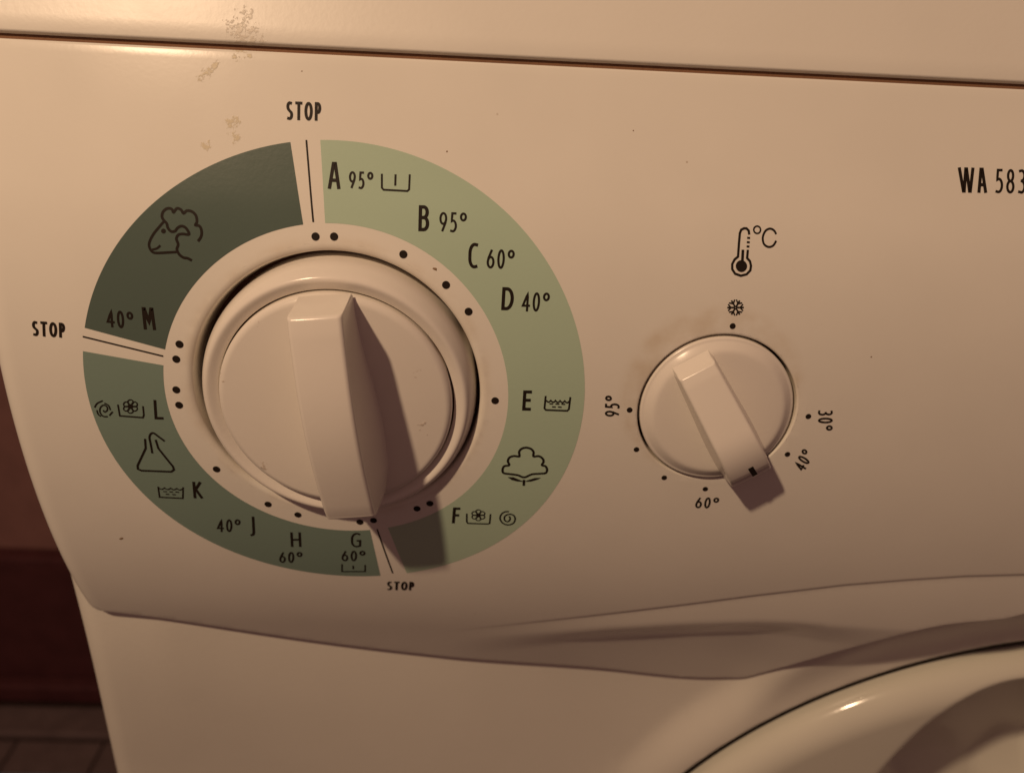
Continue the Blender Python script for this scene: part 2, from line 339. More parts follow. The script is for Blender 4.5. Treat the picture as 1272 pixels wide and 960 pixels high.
M_PANEL = panel_plastic()
M_KNOB = plastic('knob_plastic', (0.80, 0.76, 0.69), 0.21, 0.42, 0.04, 700.0, 0.05)
M_TOP = plastic('worktop_enamel', (0.80, 0.775, 0.70), 0.36, 0.5, 0.06, 900.0, 0.03)
M_BODY = plastic('body_enamel', (0.78, 0.755, 0.67), 0.38, 0.5, 0.10, 700.0, 0.03)
M_DOOR = plastic('door_plastic', (0.68, 0.665, 0.575), 0.13, 0.4, 0.03, 700.0, 0.03)
M_DARKGREEN = plastic('dark_green_print', (0.099, 0.139, 0.117), 0.24, 0.3, 0.04, 1100.0, 0.03)
M_MIDGREEN = plastic('mid_green_print', (0.212, 0.298, 0.252), 0.24, 0.3, 0.04, 1100.0, 0.03)
M_LIGHTGREEN = plastic('light_green_print', (0.455, 0.598, 0.462), 0.22, 0.3, 0.04, 1100.0, 0.03)
M_INK = plastic('black_print', (0.021, 0.015, 0.011), 0.5, 0.15, 0.02, 900.0, 0.05)
M_GRIME = plastic('brown_grime', (0.20, 0.105, 0.06), 0.8, 0.2, 0.5, 1500.0, 0.35)
M_SPLASH = plastic('dried_detergent', (0.56, 0.44, 0.22), 0.30, 0.5, 0.3, 1500.0, 0.2)
M_SPECK = plastic('dark_speck', (0.24, 0.15, 0.08), 0.6, 0.3, 0.1, 900.0, 0.1)
M_FOAM = plastic('dried_foam', (0.74, 0.69, 0.56), 0.18, 0.6, 0.3, 1500.0, 0.1)
M_GAP_SHADE = plastic('gap_shade_dark', (0.022, 0.016, 0.014), 0.6, 0.2, 0.1, 600.0, 0.1)  # near-black that stands for shade in the door gap
M_WALL = plastic('wall_paint', (0.30, 0.16, 0.14), 0.7, 0.2, 0.2, 200.0, 0.2)
M_DADO = plastic('maroon_board', (0.092, 0.030, 0.032), 0.55, 0.3, 0.2, 150.0, 0.3)
M_TILE = plastic('floor_tile', (0.155, 0.115, 0.110), 0.5, 0.3, 0.2, 150.0, 0.3)
M_BLUETILE = plastic('blue_grey_tile', (0.235, 0.27, 0.34), 0.5, 0.3, 0.2, 150.0, 0.3)
M_GROUT = plastic('grout', (0.045, 0.030, 0.026), 0.9, 0.1, 0.3, 300.0, 0.2)


# ------------------------------------------------------------------ helpers
def new_obj(name, verts, faces, material, parent=None, smooth=True, uvs=None, label=None):
    me = bpy.data.meshes.new(name)
    me.from_pydata([(x * MM, y * MM, z * MM) for x, y, z in verts], [], faces)
    me.validate()
    bm = bmesh.new(); bm.from_mesh(me)
    bmesh.ops.remove_doubles(bm, verts=bm.verts, dist=1e-7)
    bm.to_mesh(me); bm.free()
    me.materials.append(material)
    if smooth:
        me.polygons.foreach_set('use_smooth', [True] * len(me.polygons))
    o = bpy.data.objects.new(name, me)
    COL.objects.link(o)
    if parent: o.parent = parent
    if label: o['label'] = label
    return o


def fix_normals(o, inside=False):
    bm = bmesh.new(); bm.from_mesh(o.data)
    bmesh.ops.recalc_face_normals(bm, faces=bm.faces)
    if inside:
        bmesh.ops.reverse_faces(bm, faces=bm.faces)
    bm.to_mesh(o.data); bm.free()
    return o


def smoothstep(a, b, x):
    t = min(1.0, max(0.0, (x - a) / (b - a)))
    return t * t * (3 - 2 * t)


def lerp_tab(tab, x):
    if x <= tab[0][0]:
        (a, b), (c, d) = tab[0], tab[1]
    elif x >= tab[-1][0]:
        (a, b), (c, d) = tab[-2], tab[-1]
    else:
        for i in range(len(tab) - 1):
            if tab[i][0] <= x <= tab[i + 1][0]:
                (a, b), (c, d) = tab[i], tab[i + 1]
                break
    return b + (d - b) * (x - a) / (c - a)


# profile of the panel: tilt angle theta as a function of height v on the skin
DV = 0.25
VMIN, VMAX = -140.0, 130.0
NV = int((VMAX - VMIN) / DV) + 1


def theta(v):
    t = min(44.0, max(-80.0, v)) / 55.0
    return sum(c * t ** k for k, c in enumerate(THETA))


_py, _pz = [0.0] * NV, [0.0] * NV
_i0 = int(round(-VMIN / DV))
for _i in range(_i0 + 1, NV):
    a, b = theta(VMIN + (_i - 1) * DV), theta(VMIN + _i * DV)
    _py[_i] = _py[_i - 1] + DV * (math.sin(a) + math.sin(b)) / 2
    _pz[_i] = _pz[_i - 1] + DV * (math.cos(a) + math.cos(b)) / 2
for _i in range(_i0 - 1, -1, -1):
    a, b = theta(VMIN + (_i + 1) * DV), theta(VMIN + _i * DV)
    _py[_i] = _py[_i + 1] - DV * (math.sin(a) + math.sin(b)) / 2
    _pz[_i] = _pz[_i + 1] - DV * (math.cos(a) + math.cos(b)) / 2


def prof(v):
    x = (v - VMIN) / DV
    i = max(0, min(NV - 2, int(x)))
    f = x - i
    return _py[i] + f * (_py[i + 1] - _py[i]), _pz[i] + f * (_pz[i + 1] - _pz[i])


UL, RL = -75.6, 6.0          # left end of the panel and its rounding
UC = 237.6                   # middle of the machine


def mirror_u(u):
    return u if u < UC else 2 * UC - u


def wedge(u, v):
    """relief of the moulded grip along the lower edge: thin step, bulging lip, hollow under it"""
    u = mirror_u(u)
    if u < 10: return 0.0
    vu = lerp_tab(UPPER, u)
    s = vu - v
    if s <= 0: return 0.0
    if u < 128: vc = lerp_tab(CREASE, u)
    else: vc = -70.2
    wb = max(1.5, vu - vc)
    A = smoothstep(22, 82, u)
    D = A * (1 - smoothstep(112, 150, u))
    d = -0.40 * A * smoothstep(0.0, 1.6, s)
    d += A * 0.10 * min(max(0.0, s - 1.0), wb)
    if s > wb - 1.2:
        q = s - (wb - 1.2)
        d += -D * (2.5 * smoothstep(0, 14, q) + 0.015 * max(0.0, q - 4))
    return d


def skin(u, v, d=0.0):
    """point on the panel: u across, v up along the skin, d out of it"""
    y, z = prof(v)
    th = theta(v)
    ny, nz = -math.cos(th), math.sin(th)
    x = u
    dd = d + wedge(u, v)
    if u < UL + RL:                       # left end rolls back
        ph = (UL + RL - u) / RL
        if ph < math.pi / 2:
            x = UL + RL - (RL + d) * math.sin(ph)
            dd = -RL + (RL + d) * math.cos(ph)
        else:
            x = UL - d
            dd = -RL - RL * (ph - math.pi / 2)
    return (x, y + ny * dd, z + nz * dd)


def circle_pts(cu, cv, r, n):
    return [(cu + r * math.cos(2 * math.pi * k / n), cv + r * math.sin(2 * math.pi * k / n)) for k in range(n)]


def resample(pts, step, closed=False):
    out = []
    n = len(pts)
    for i in range(n if closed else n - 1):
        a, b = pts[i], pts[(i + 1) % n]
        L = math.hypot(b[0] - a[0], b[1] - a[1])
        k = max(1, int(math.ceil(L / step)))
        for j in range(k):
            out.append((a[0] + (b[0] - a[0]) * j / k, a[1] + (b[1] - a[1]) * j / k))
    if not closed: out.append(pts[-1])
    return out


def catmull(pts, sub=6, closed=False):
    n = len(pts)
    if n < 3: return pts
    P = lambda i: pts[i % n] if closed else pts[max(0, min(n - 1, i))]
    out = []
    for i in range(n if closed else n - 1):
        p0, p1, p2, p3 = P(i - 1), P(i), P(i + 1), P(i + 2)
        for j in range(sub):
            t = j / sub
            out.append(tuple(0.5 * (2 * p1[c] + (p2[c] - p0[c]) * t + (2 * p0[c] - 5 * p1[c] + 4 * p2[c] - p3[c]) * t * t
                                    + (3 * p1[c] - p0[c] - 3 * p2[c] + p3[c]) * t ** 3) for c in (0, 1)))
    if not closed: out.append(pts[-1])
    return out


def lathe(profile, frame, n=160):
    """profile of (r, h) turned about the frame's axis"""
    O, e1, e2, ax = frame
    V, F = [], []
    for (r, h) in profile:
        for k in range(n):
            a = 2 * math.pi * k / n
            p = O + e1 * (r * math.cos(a)) + e2 * (r * math.sin(a)) + ax * h
            V.append(tuple(p))
    for i in range(len(profile) - 1):
        for k in range(n):
            k2 = (k + 1) % n
            F.append((i * n + k, i * n + k2, (i + 1) * n + k2, (i + 1) * n + k))
    return V, F


def local_frame(o, al):
    return (Vector(o), Vector((1, 0, 0)), Vector((0, math.sin(al), math.cos(al))), Vector((0, -math.cos(al), math.sin(al))))


def arc_profile(r0, h0, r1, h1, bulge_r, n=5):
    """quarter-round from (r0,h0) to (r1,h1), the corner at (bulge_r,..)"""
    pts = []
    for k in range(n + 1):
        t = k / n * math.pi / 2
        pts.append((r1 + (r0 - r1) * math.cos(t), h0 + (h1 - h0) * math.sin(t)))
    return pts


# ------------------------------------------------------------------ room: floor and wall (structure)
def slab(name, x0, x1, y0, y1, z0, z1, material, parent=None, bevel=0.0):
    V = [(x, y, z) for x in (x0, x1) for y in (y0, y1) for z in (z0, z1)]
    F = [(0, 1, 3, 2), (4, 6, 7, 5), (0, 4, 5, 1), (2, 3, 7, 6), (0, 2, 6, 4), (1, 5, 7, 3)]
    o = new_obj(name, V, F, material, parent, smooth=False)
    fix_normals(o)
    if parent is None: o.location = (0, 0, Z0)
    if bevel:
        md = o.modifiers.new('bevel', 'BEVEL'); md.width = bevel * MM; md.segments = 2
    return o


ZF = -760.0
floor = slab('floor', -2500, 2500, -2500, 600, ZF - 60, ZF - 4, M_GROUT)
floor['kind'] = 'structure'
for ix in range(-6, 5):
    for iy in range(0, 6):
        x0 = -520 + ix * 104.0
        y1 = 512 - iy * 44.0
        slab('tile', x0 + 1.5, x0 + 102.5, y1 - 42, y1, ZF - 10, ZF + random.uniform(-.5, .5), M_BLUETILE if iy in (1, 2) and ix >= 0 else M_TILE, floor, 1.2)
kerb = slab('threshold_strip', -2500, 2500, 517, 560, ZF - 10, ZF + 6, M_TILE, floor, 4)
wall = slab('wall', -2500, 2500, 612, 720, ZF - 60, 1800, M_WALL)
wall['kind'] = 'structure'
dado = slab('wainscot_board', -2500, 2500, 590, 611.5, ZF - 2, -545, M_DADO, wall, 3)
skirt = slab('skirting', -2500, 2500, 570, 589.5, ZF - 2, ZF + 26, M_DADO, wall, 3)

# ------------------------------------------------------------------ the washing machine
machine = bpy.data.objects.new('washing_machine', None)
machine.location = (0, 0, Z0)
COL.objects.link(machine)
machine['label'] = 'cream front loading washing machine with a green programme ring and two knobs'
machine['category'] = 'washing machine'

# --- body front with the round door opening
YB = 24.0
XL = -91.0
XR = 2 * UC - XL
RB = 9.0
ZB0, ZB1 = -745.0, 40.0
DC = (237.6, -248.87)
DR = 162.4


def cdt(boundary, holes, extra):
    verts, edges = [], []

    def loop(pts):
        s = len(verts)
        verts.extend(Vector(p) for p in pts)
        edges.extend((s + i, s + (i + 1) % len(pts)) for i in range(len(pts)))
    loop(boundary)
    for h in holes: loop(h)
    verts.extend(Vector(p) for p in extra)
    vo, eo, fo, _, _, _ = delaunay_2d_cdt(verts, edges, [], 0, 1e-5)
    return [(v.x, v.y) for v in vo], [tuple(f) for f in fo]


def inside_poly(p, poly):
    x, y = p
    c = False
    j = len(poly) - 1
    for i in range(len(poly)):
        xi, yi = poly[i]; xj, yj = poly[j]
        if (yi > y) != (yj > y) and x < (xj - xi) * (y - yi) / (yj - yi) + xi: c = not c
        j = i
    return c


def edge_zy(x):
    """where the lower edge of the panel hangs in front of the body: (z, y)"""
    x = max(mirror_u(x), -76.0)
    v = lerp_tab(LOWER[3:], x) if x > -60 else -77.0
    _, y, z = skin(x if x > -60 else -60.0, v)
    return z, y


def body_y(x, z):
    """the sheet metal meets the panel along its lower edge, then settles to the plane of the door opening"""
    ze, ye = edge_zy(x)
    far = 120 - 75 * smoothstep(95, 135, mirror_u(x))
    ring = smoothstep(DR + 1.5, DR + 20, math.hypot(mirror_u(x) - DC[0], z - DC[1]))
    return YB + (ye + 2.4 - YB) * (1 - smoothstep(0, far, ze - z)) * ring * (1 - 0.6 * smoothstep(116, 142, mirror_u(x)))


def shift_x(z):
    """the cabinet is a little narrower where its front comes forward"""
    return (YB - body_y(XL + RB, z)) * 0.84


def build_body():
    n = 420
    hole = circle_pts(DC[0], DC[1], DR + 1.0, n)
    bnd = resample([(XL + RB, ZB0), (XR - RB, ZB0), (XR - RB, ZB1), (XL + RB, ZB1)], 8, True)
    extra = []
    x = XL + RB + 5
    while x < 235:
        z = ZB1 - 5
        while z > -300:
            if math.hypot(x - DC[0], z - DC[1]) > DR + 4: extra.append((x, z))
            z -= 5
        x += 5
    extra = [p for p in extra if not (85 < p[0] < 215 and p[1] > -165)]
    x = 85.0
    while x < 215:
        z = ZB1 - 5
        while z > -165:
            if math.hypot(x - DC[0], z - DC[1]) > DR + 2: extra.append((x, z))
            z -= 2.0 if z < -45 else 5.0
        x += 2.0
    V2, F2 = cdt(bnd, [hole], extra)
    V, F = [(x + shift_x(z) * (1 - smoothstep(XL + RB, -35, x)) if x < -35 else x, body_y(x, z), z) for x, z in V2], []
    for f in F2:
        c = (sum(V2[i][0] for i in f) / len(f), sum(V2[i][1] for i in f) / len(f))
        if math.hypot(c[0] - DC[0], c[1] - DC[1]) < DR + 0.9: continue
        F.append(f)
    # rolled edge of the opening
    for i, (r, h) in enumerate([(DR + 1, 0), (DR + .7, .05), (DR + .3, .3), (DR, 1.0), (DR, 30)]):
        s = len(V)
        V += [(x, body_y(x, z) + h, z) for x, z in circle_pts(DC[0], DC[1], r, n)]
        if i:
            for k in range(n):
                k2 = (k + 1) % n
                F.append((s - n + k, s - n + k2, s + k2, s + k))
    # rounded sides
    zs = [p[1] for p in resample([(0, ZB0), (0, ZB1)], 8)]
    for sx, xe in ((-1, XL), (1, XR)):
        prev = None
        for k in range(10):
            s = len(V)
            for z in zs:
                yf = body_y(XL + RB, z)
                shift = shift_x(z) if sx < 0 else 0.0
                t = math.pi / 2 * min(k, 8) / 8
                if k == 0:
                    V.append((xe - sx * (RB + shift), yf, z))
                else:
                    x = xe - sx * (RB + shift) + sx * RB * math.sin(t)
                    y = yf + RB * (1 - math.cos(t)) if k < 9 else YB + 560
                    if k == 9: x = xe - sx * shift
                    V.append((x, y, z))
            if prev is not None:
                for i in range(len(zs) - 1): F.append((prev + i, s + i, s + i + 1, prev + i + 1))
            prev = s
    o = new_obj('body', V, F, M_BODY, machine)
    fix_normals(o)
    Vw, Fw = lathe([(DR - 0.5, -28), (DR - 1, -90), (20, -91)], (Vector((DC[0], YB, DC[1])), Vector((1, 0, 0)), Vector((0, 0, 1)), Vector((0, -1, 0))), 48)
    w = new_obj('door_well', Vw, Fw, M_GRIME, machine)
    fix_normals(w)
    Vw, Fw = lathe([(DR - 0.1, -2.6), (DR - 1.5, -1.9), (DR - 3.0, -1.9), (DR - 4.3, -2.8)], (Vector((DC[0], YB, DC[1])), Vector((1, 0, 0)), Vector((0, 0, 1)), Vector((0, -1, 0))), 240)
    fix_normals(new_obj('door_gap_shade', Vw, Fw, M_GAP_SHADE, machine))  # dark ring added so the gap round the door looks shaded
    return o


body = build_body()


# --- door: rounded rim, flat face, added hollow at upper left standing in for a soft cast shadow
def build_door():
    RD = DR - 4.2
    prof_ = [(RD, -22), (RD, -1.0)]
    for k in range(1, 13):
        t = math.pi / 2 * k / 12
        prof_.append((RD - 10.5 * (1 - math.cos(t)), -1.0 + 8.5 * math.sin(t)))
    r = RD - 11.0
    while r > 84:
        prof_.append((r, 7.5)); r -= 1.2
    prof_ += [(80, 7.2), (74, 4), (66, -6), (50, -16), (20, -22), (0.5, -23)]
    O = Vector((DC[0], YB, DC[1])); n = 540
    V, F = [], []
    for (r, h) in prof_:
        for k in range(n):
            a = 2 * math.pi * k / n
            x, z = r * math.cos(a), r * math.sin(a)
            X, Z = DC[0] + x, DC[1] + z
            e = (abs((X - 226.0) / 60.2) ** 2.3 + abs((Z + 161.0) / 61.5) ** 2.3) ** (1 / 2.3)
            wob = 0.03 * math.sin(5.0 * math.atan2(Z + 161, X - 226.0) + 0.6)
            s = (1 - smoothstep(0.70, 1.04, e + wob))
            hh = h if r > RD - 2 else (h - 56.0 * s if r > 80.5 else min(h, 7.5 - 56.0 * s))
            V.append((X, YB - hh, Z))
    for i in range(len(prof_) - 1):
        for k in range(n):
            k2 = (k + 1) % n
            F.append((i * n + k, i * n + k2, (i + 1) * n + k2, (i + 1) * n + k))
    o = new_obj('door', V, F, M_DOOR, machine)
    return fix_normals(o)


door = build_door()

# --- worktop: front lip continuing above the seam, rolled back on top
V_SEAM0, V_SEAM1 = 72.75, 74.15


def build_worktop():
    us = [XL - 1.0, XL - .6, XL] + [XL + 4 + k * 6 for k in range(105)]
    us = [u for u in us if u < XR] + [XR, XR + .6, XR + 1]
    y0, z0 = prof(V_SEAM1); th = theta(80)
    ty, tz = math.sin(th), math.cos(th)
    ny, nz = -math.cos(th), math.sin(th)
    sec = [(9.0, -9.0), (0.6, -9.0), (0.1, -8.0)]
    rows = []                        # (along, out)
    rows += [(0.0, -8.0), (0.0, -0.4), (0.12, -0.12), (0.45, 0.0)]
    for k in range(1, 9): rows.append((0.45 + k * 3.4, 0.0))
    pts = [(y0 + ty * a + ny * d, z0 + tz * a + nz * d) for a, d in rows]
    ye, ze = pts[-1]
    R = 9.0                          # roll to horizontal
    cy, cz = ye - ny * R, ze - nz * R
    a0 = math.atan2(nz, ny)
    for k in range(1, 11):
        a = a0 + (math.pi / 2 - a0) * k / 10
        pts.append((cy + R * math.cos(a), cz + R * math.sin(a)))
    pts.append((pts[-1][0] + 560, pts[-1][1]))
    V, F = [], []
    for (y, z) in pts:
        for u in us: V.append((u, y, z))
    m = len(us)
    for i in range(len(pts) - 1):
        for k in range(m - 1):
            F.append((i * m + k, i * m + k + 1, (i + 1) * m + k + 1, (i + 1) * m + k))
    # closed left and right ends
    for k in (0, m - 1):
        s = len(V)
        V.append((us[k], pts[-1][0], pts[0][1]))
        F.append(tuple([i * m + k for i in range(len(pts))] + [s]))
    o = new_obj('worktop', V, F, M_TOP, machine)
    return fix_normals(o)


worktop = build_worktop()
# grimy back of the seam
_y0, _z0 = prof(V_SEAM0 - 2); _y1, _z1 = prof(V_SEAM1 + 3)
_th = theta(75)
_b = [(-math.cos(_th) * -1.5, math.sin(_th) * -1.5)][0]
new_obj('seam_filler', [(XL + 12, _y0 + _b[0], _z0 + _b[1]), (XR - 12, _y0 + _b[0], _z0 + _b[1]), (XR - 12, _y1 + _b[0], _z1 + _b[1]), (XL + 12, _y1 + _b[0], _z1 + _b[1])],
        [(0, 1, 2, 3)], M_GRIME, machine, smooth=False)

# --- control panel
HOLE1 = (-0.06, 0.69, 31.75, 1.6, 1.3)      # u, v, radius, width and depth of the rolled lip
HOLE2 = (85.5, -0.23, 18.05, 0.5, 0.5)


def build_panel():
    low = [(u, v) for u, v in LOWER if u > UL + RL + 1]
    # left end: keep the corner rounded
    left = [(UL + RL - RL * math.pi / 2 - 26, -72.0), (UL + RL - RL * math.pi / 2, -72.4), (-76.3, -73.0), (-72.5, -74.7)]
    lower = left + low
    tip = min(range(len(lower)), key=lambda i: lower[i][1])
    right = [(2 * UC - u, v) for u, v in reversed(lower[:-1])]
    rtip = len(right) - 1 - tip
    bottom = resample(catmull(lower[:tip + 1], 4)[:-1] + catmull(lower[tip:] + right[:rtip + 1], 4)[:-1] + catmull(right[rtip:], 4), 2.0)
    rd = 1.3
    top_v = V_SEAM0 - 0.7
    uL, uR = bottom[0][0], bottom[-1][0]
    # inset bottom by the rounding
    top = resample([(uR, top_v), (uL, top_v)], 3.0)
    lrise = resample([(uL, top_v), (uL, bottom[0][1])], 3.0)[1:-1]
    rrise = resample([(uR, bottom[-1][1]), (uR, top_v)], 3.0)[1:-1]
    boundary = bottom + rrise + top + lrise
    h1 = circle_pts(HOLE1[0], HOLE1[1], HOLE1[2] + HOLE1[3], 180)
    h2 = circle_pts(HOLE2[0], HOLE2[1], HOLE2[2] + HOLE2[3], 120)
    extra = []
    minv = min(p[1] for p in bottom)

    def ok(u, v, m):
        if math.hypot(u - HOLE1[0], v - HOLE1[1]) < HOLE1[2] + HOLE1[3] + m: return False
        if math.hypot(u - HOLE2[0], v - HOLE2[1]) < HOLE2[2] + HOLE2[3] + m: return False
        return v < top_v - m and v > lerp_tab(bottom, u) + m
    u = uL + 1.2
    while u < uR - 1:
        st_u = 1.2 if u < UL + RL + 1 else (2.2 if u < 260 else 5.0)
        v = minv
        while v < top_v:
            fine = u > 15 and u < 190 and v < -44
            if ok(u, v, 0.5): extra.append((u, v))
            v += 1.1 if fine else (2.2 if u < 260 else 5.0)
        u += st_u
    def vu_(u): return lerp_tab(UPPER, mirror_u(u))
    extra = [p for p in extra if p[0] < 18 or abs(vu_(p[0]) - p[1] - 0.55) > 1.5]
    u = 18.0
    while u < 2 * UC - 18:
        for ds in (-0.5, 0.05, 0.35, 0.65, 0.95, 1.25, 1.8):
            v = vu_(u) - ds
            if ok(u, v, 0.5): extra.append((u, v))
        u += 0.9 if u < 200 else 4.0
    V2, F2 = cdt(boundary, [h1, h2], extra)
    V, UVS, F = [], [], []
    for (a, b) in V2:
        V.append(skin(a, b)); UVS.append((a, b))
    for f in F2:
        c = (sum(V2[i][0] for i in f) / len(f), sum(V2[i][1] for i in f) / len(f))
        if math.hypot(c[0] - HOLE1[0], c[1] - HOLE1[1]) < HOLE1[2] + HOLE1[3] - .02: continue
        if math.hypot(c[0] - HOLE2[0], c[1] - HOLE2[1]) < HOLE2[2] + HOLE2[3] - .02: continue
        if not inside_poly(c, boundary): continue
        F.append(f)

    def lip(poly, normals, w, dep, wall, closed):
        prev = None
        n = len(poly)
        rows = [(math.sin(t) * w, -dep * (1 - math.cos(t))) for t in [math.pi / 2 * k / 6 for k in range(7)]] + [(w, -dep - wall * .25), (w, -dep - wall)]
        for (o, d) in rows:
            s = len(V)
            for (a, b), (na, nb) in zip(poly, normals):
                V.append(skin(a + na * o, b + nb * o, d)); UVS.append((a + na * o, b + nb * o))
            if prev is not None:
                for k in range(n if closed else n - 1):
                    k2 = (k + 1) % n
                    F.append((prev + k, prev + k2, s + k2, s + k))
            prev = s
    for H, poly in ((HOLE1, h1), (HOLE2, h2)):
        nr = [((H[0] - a) / math.hypot(a - H[0], b - H[1]), (H[1] - b) / math.hypot(a - H[0], b - H[1])) for a, b in poly]
        lip(poly, nr, H[3], H[4], 9.0, True)
    lip(list(reversed(top)), [(0, 1)] * len(top), 0.7, 0.7, 7.0, False)
    nb = []
    for i in range(len(bottom)):
        a, b = bottom[max(0, i - 1)], bottom[min(len(bottom) - 1, i + 1)]
        L = math.hypot(b[0] - a[0], b[1] - a[1])
        nb.append(((b[1] - a[1]) / L, -(b[0] - a[0]) / L))
    lip(bottom, nb, 1.1, 1.3, 14.0, False)
    me = bpy.data.meshes.new('control_panel')
    me.from_pydata([(x * MM, y * MM, z * MM) for x, y, z in V], [], F)
    uvl = me.uv_layers.new(name='skin')
    vi = [0] * len(me.loops)
    me.loops.foreach_get('vertex_index', vi)
    flat = []
    for i in vi: flat += [UVS[i][0] / 100 + 5, UVS[i][1] / 100 + 5]
    uvl.data.foreach_set('uv', flat)
    bm = bmesh.new(); bm.from_mesh(me)
    bmesh.ops.remove_doubles(bm, verts=bm.verts, dist=2e-7)
    bmesh.ops.recalc_face_normals(bm, faces=bm.faces)
    fs = [f for f in bm.faces if abs(f.calc_center_median().x - .06) < .03 and abs(f.calc_center_median().z) < .02]
    if sum(f.normal.y for f in fs) > 0:
        bmesh.ops.reverse_faces(bm, faces=bm.faces)
    bm.to_mesh(me); bm.free()
    me.materials.append(M_PANEL)
    me.polygons.foreach_set('use_smooth', [True] * len(me.polygons))
    o = bpy.data.objects.new('control_panel', me)
    COL.objects.link(o); o.parent = machine
    return o


panel = build_panel()


# ------------------------------------------------------------------ print on the panel
def ribbon(pts, w, closed, V, F, d):
    n = len(pts)
    s = len(V)
    for i in range(n):
        if closed: a, b, c = pts[i - 1], pts[i], pts[(i + 1) % n]
        else: a, b, c = pts[max(0, i - 1)], pts[i], pts[min(n - 1, i + 1)]
        def un(p, q):
            L = math.hypot(q[0] - p[0], q[1] - p[1]) or 1e-9
            return (q[0] - p[0]) / L, (q[1] - p[1]) / L
        t1 = un(a, b) if a != b else un(b, c)
        t2 = un(b, c) if b != c else t1
        m = (-(t1[1] + t2[1]), t1[0] + t2[0])
        L = math.hypot(*m)
        if L < 1e-6: m, L = (-t1[1], t1[0]), 1.0
        m = (m[0] / L, m[1] / L)
        k = 1.0 / max(0.55, m[0] * -t1[1] + m[1] * t1[0])
        o = w / 2 * k
        V.append(skin(b[0] + m[0] * o, b[1] + m[1] * o, d)); V.append(skin(b[0] - m[0] * o, b[1] - m[1] * o, d))
    for i in range(n if closed else n - 1):
        j = (i + 1) % n
        F.append((s + 2 * i, s + 2 * i + 1, s + 2 * j + 1, s + 2 * j))


def face_up(o):
    me = o.data
    bm = bmesh.new(); bm.from_mesh(me)
    for f in bm.faces:
        f.normal_update()
        if f.normal.y > 0: f.normal_flip()
    bm.to_mesh(me); bm.free()


D_BAND, D_INK, D_STEP = 0.035, 0.075, 0.004


def print_obj(name, strokes, material=None, base=D_INK):
    V, F = [], []
    d = base
    for pts, w, closed, sm in strokes:
        if w < 0:                                   # filled disc or leaf
            s = len(V)
            c = (sum(p[0] for p in pts) / len(pts), sum(p[1] for p in pts) / len(pts))
            V.append(skin(c[0], c[1], d)); V += [skin(p[0], p[1], d) for p in pts]
            F += [(s, s + 1 + k, s + 1 + (k + 1) % len(pts)) for k in range(len(pts))]
        else:
            q = catmull([tuple(p) for p in pts], 5, closed) if sm else [tuple(p) for p in pts]
            q = resample(q, 0.9, closed)
            ribbon(q, w, closed, V, F, d)
        d += D_STEP
    o = new_obj(name, V, F, material or M_INK, panel)
    face_up(o)
    return o


def E(cx, cy, rx, ry, a0, a1, n=14):
    return [(cx + rx * math.cos(math.radians(a0 + (a1 - a0) * k / n)), cy + ry * math.sin(math.radians(a0 + (a1 - a0) * k / n))) for k in range(n + 1)]


def EL(cx, cy, rx, ry, n=22):
    return ('c', E(cx, cy, rx, ry, 0, 360, n)[:-1])


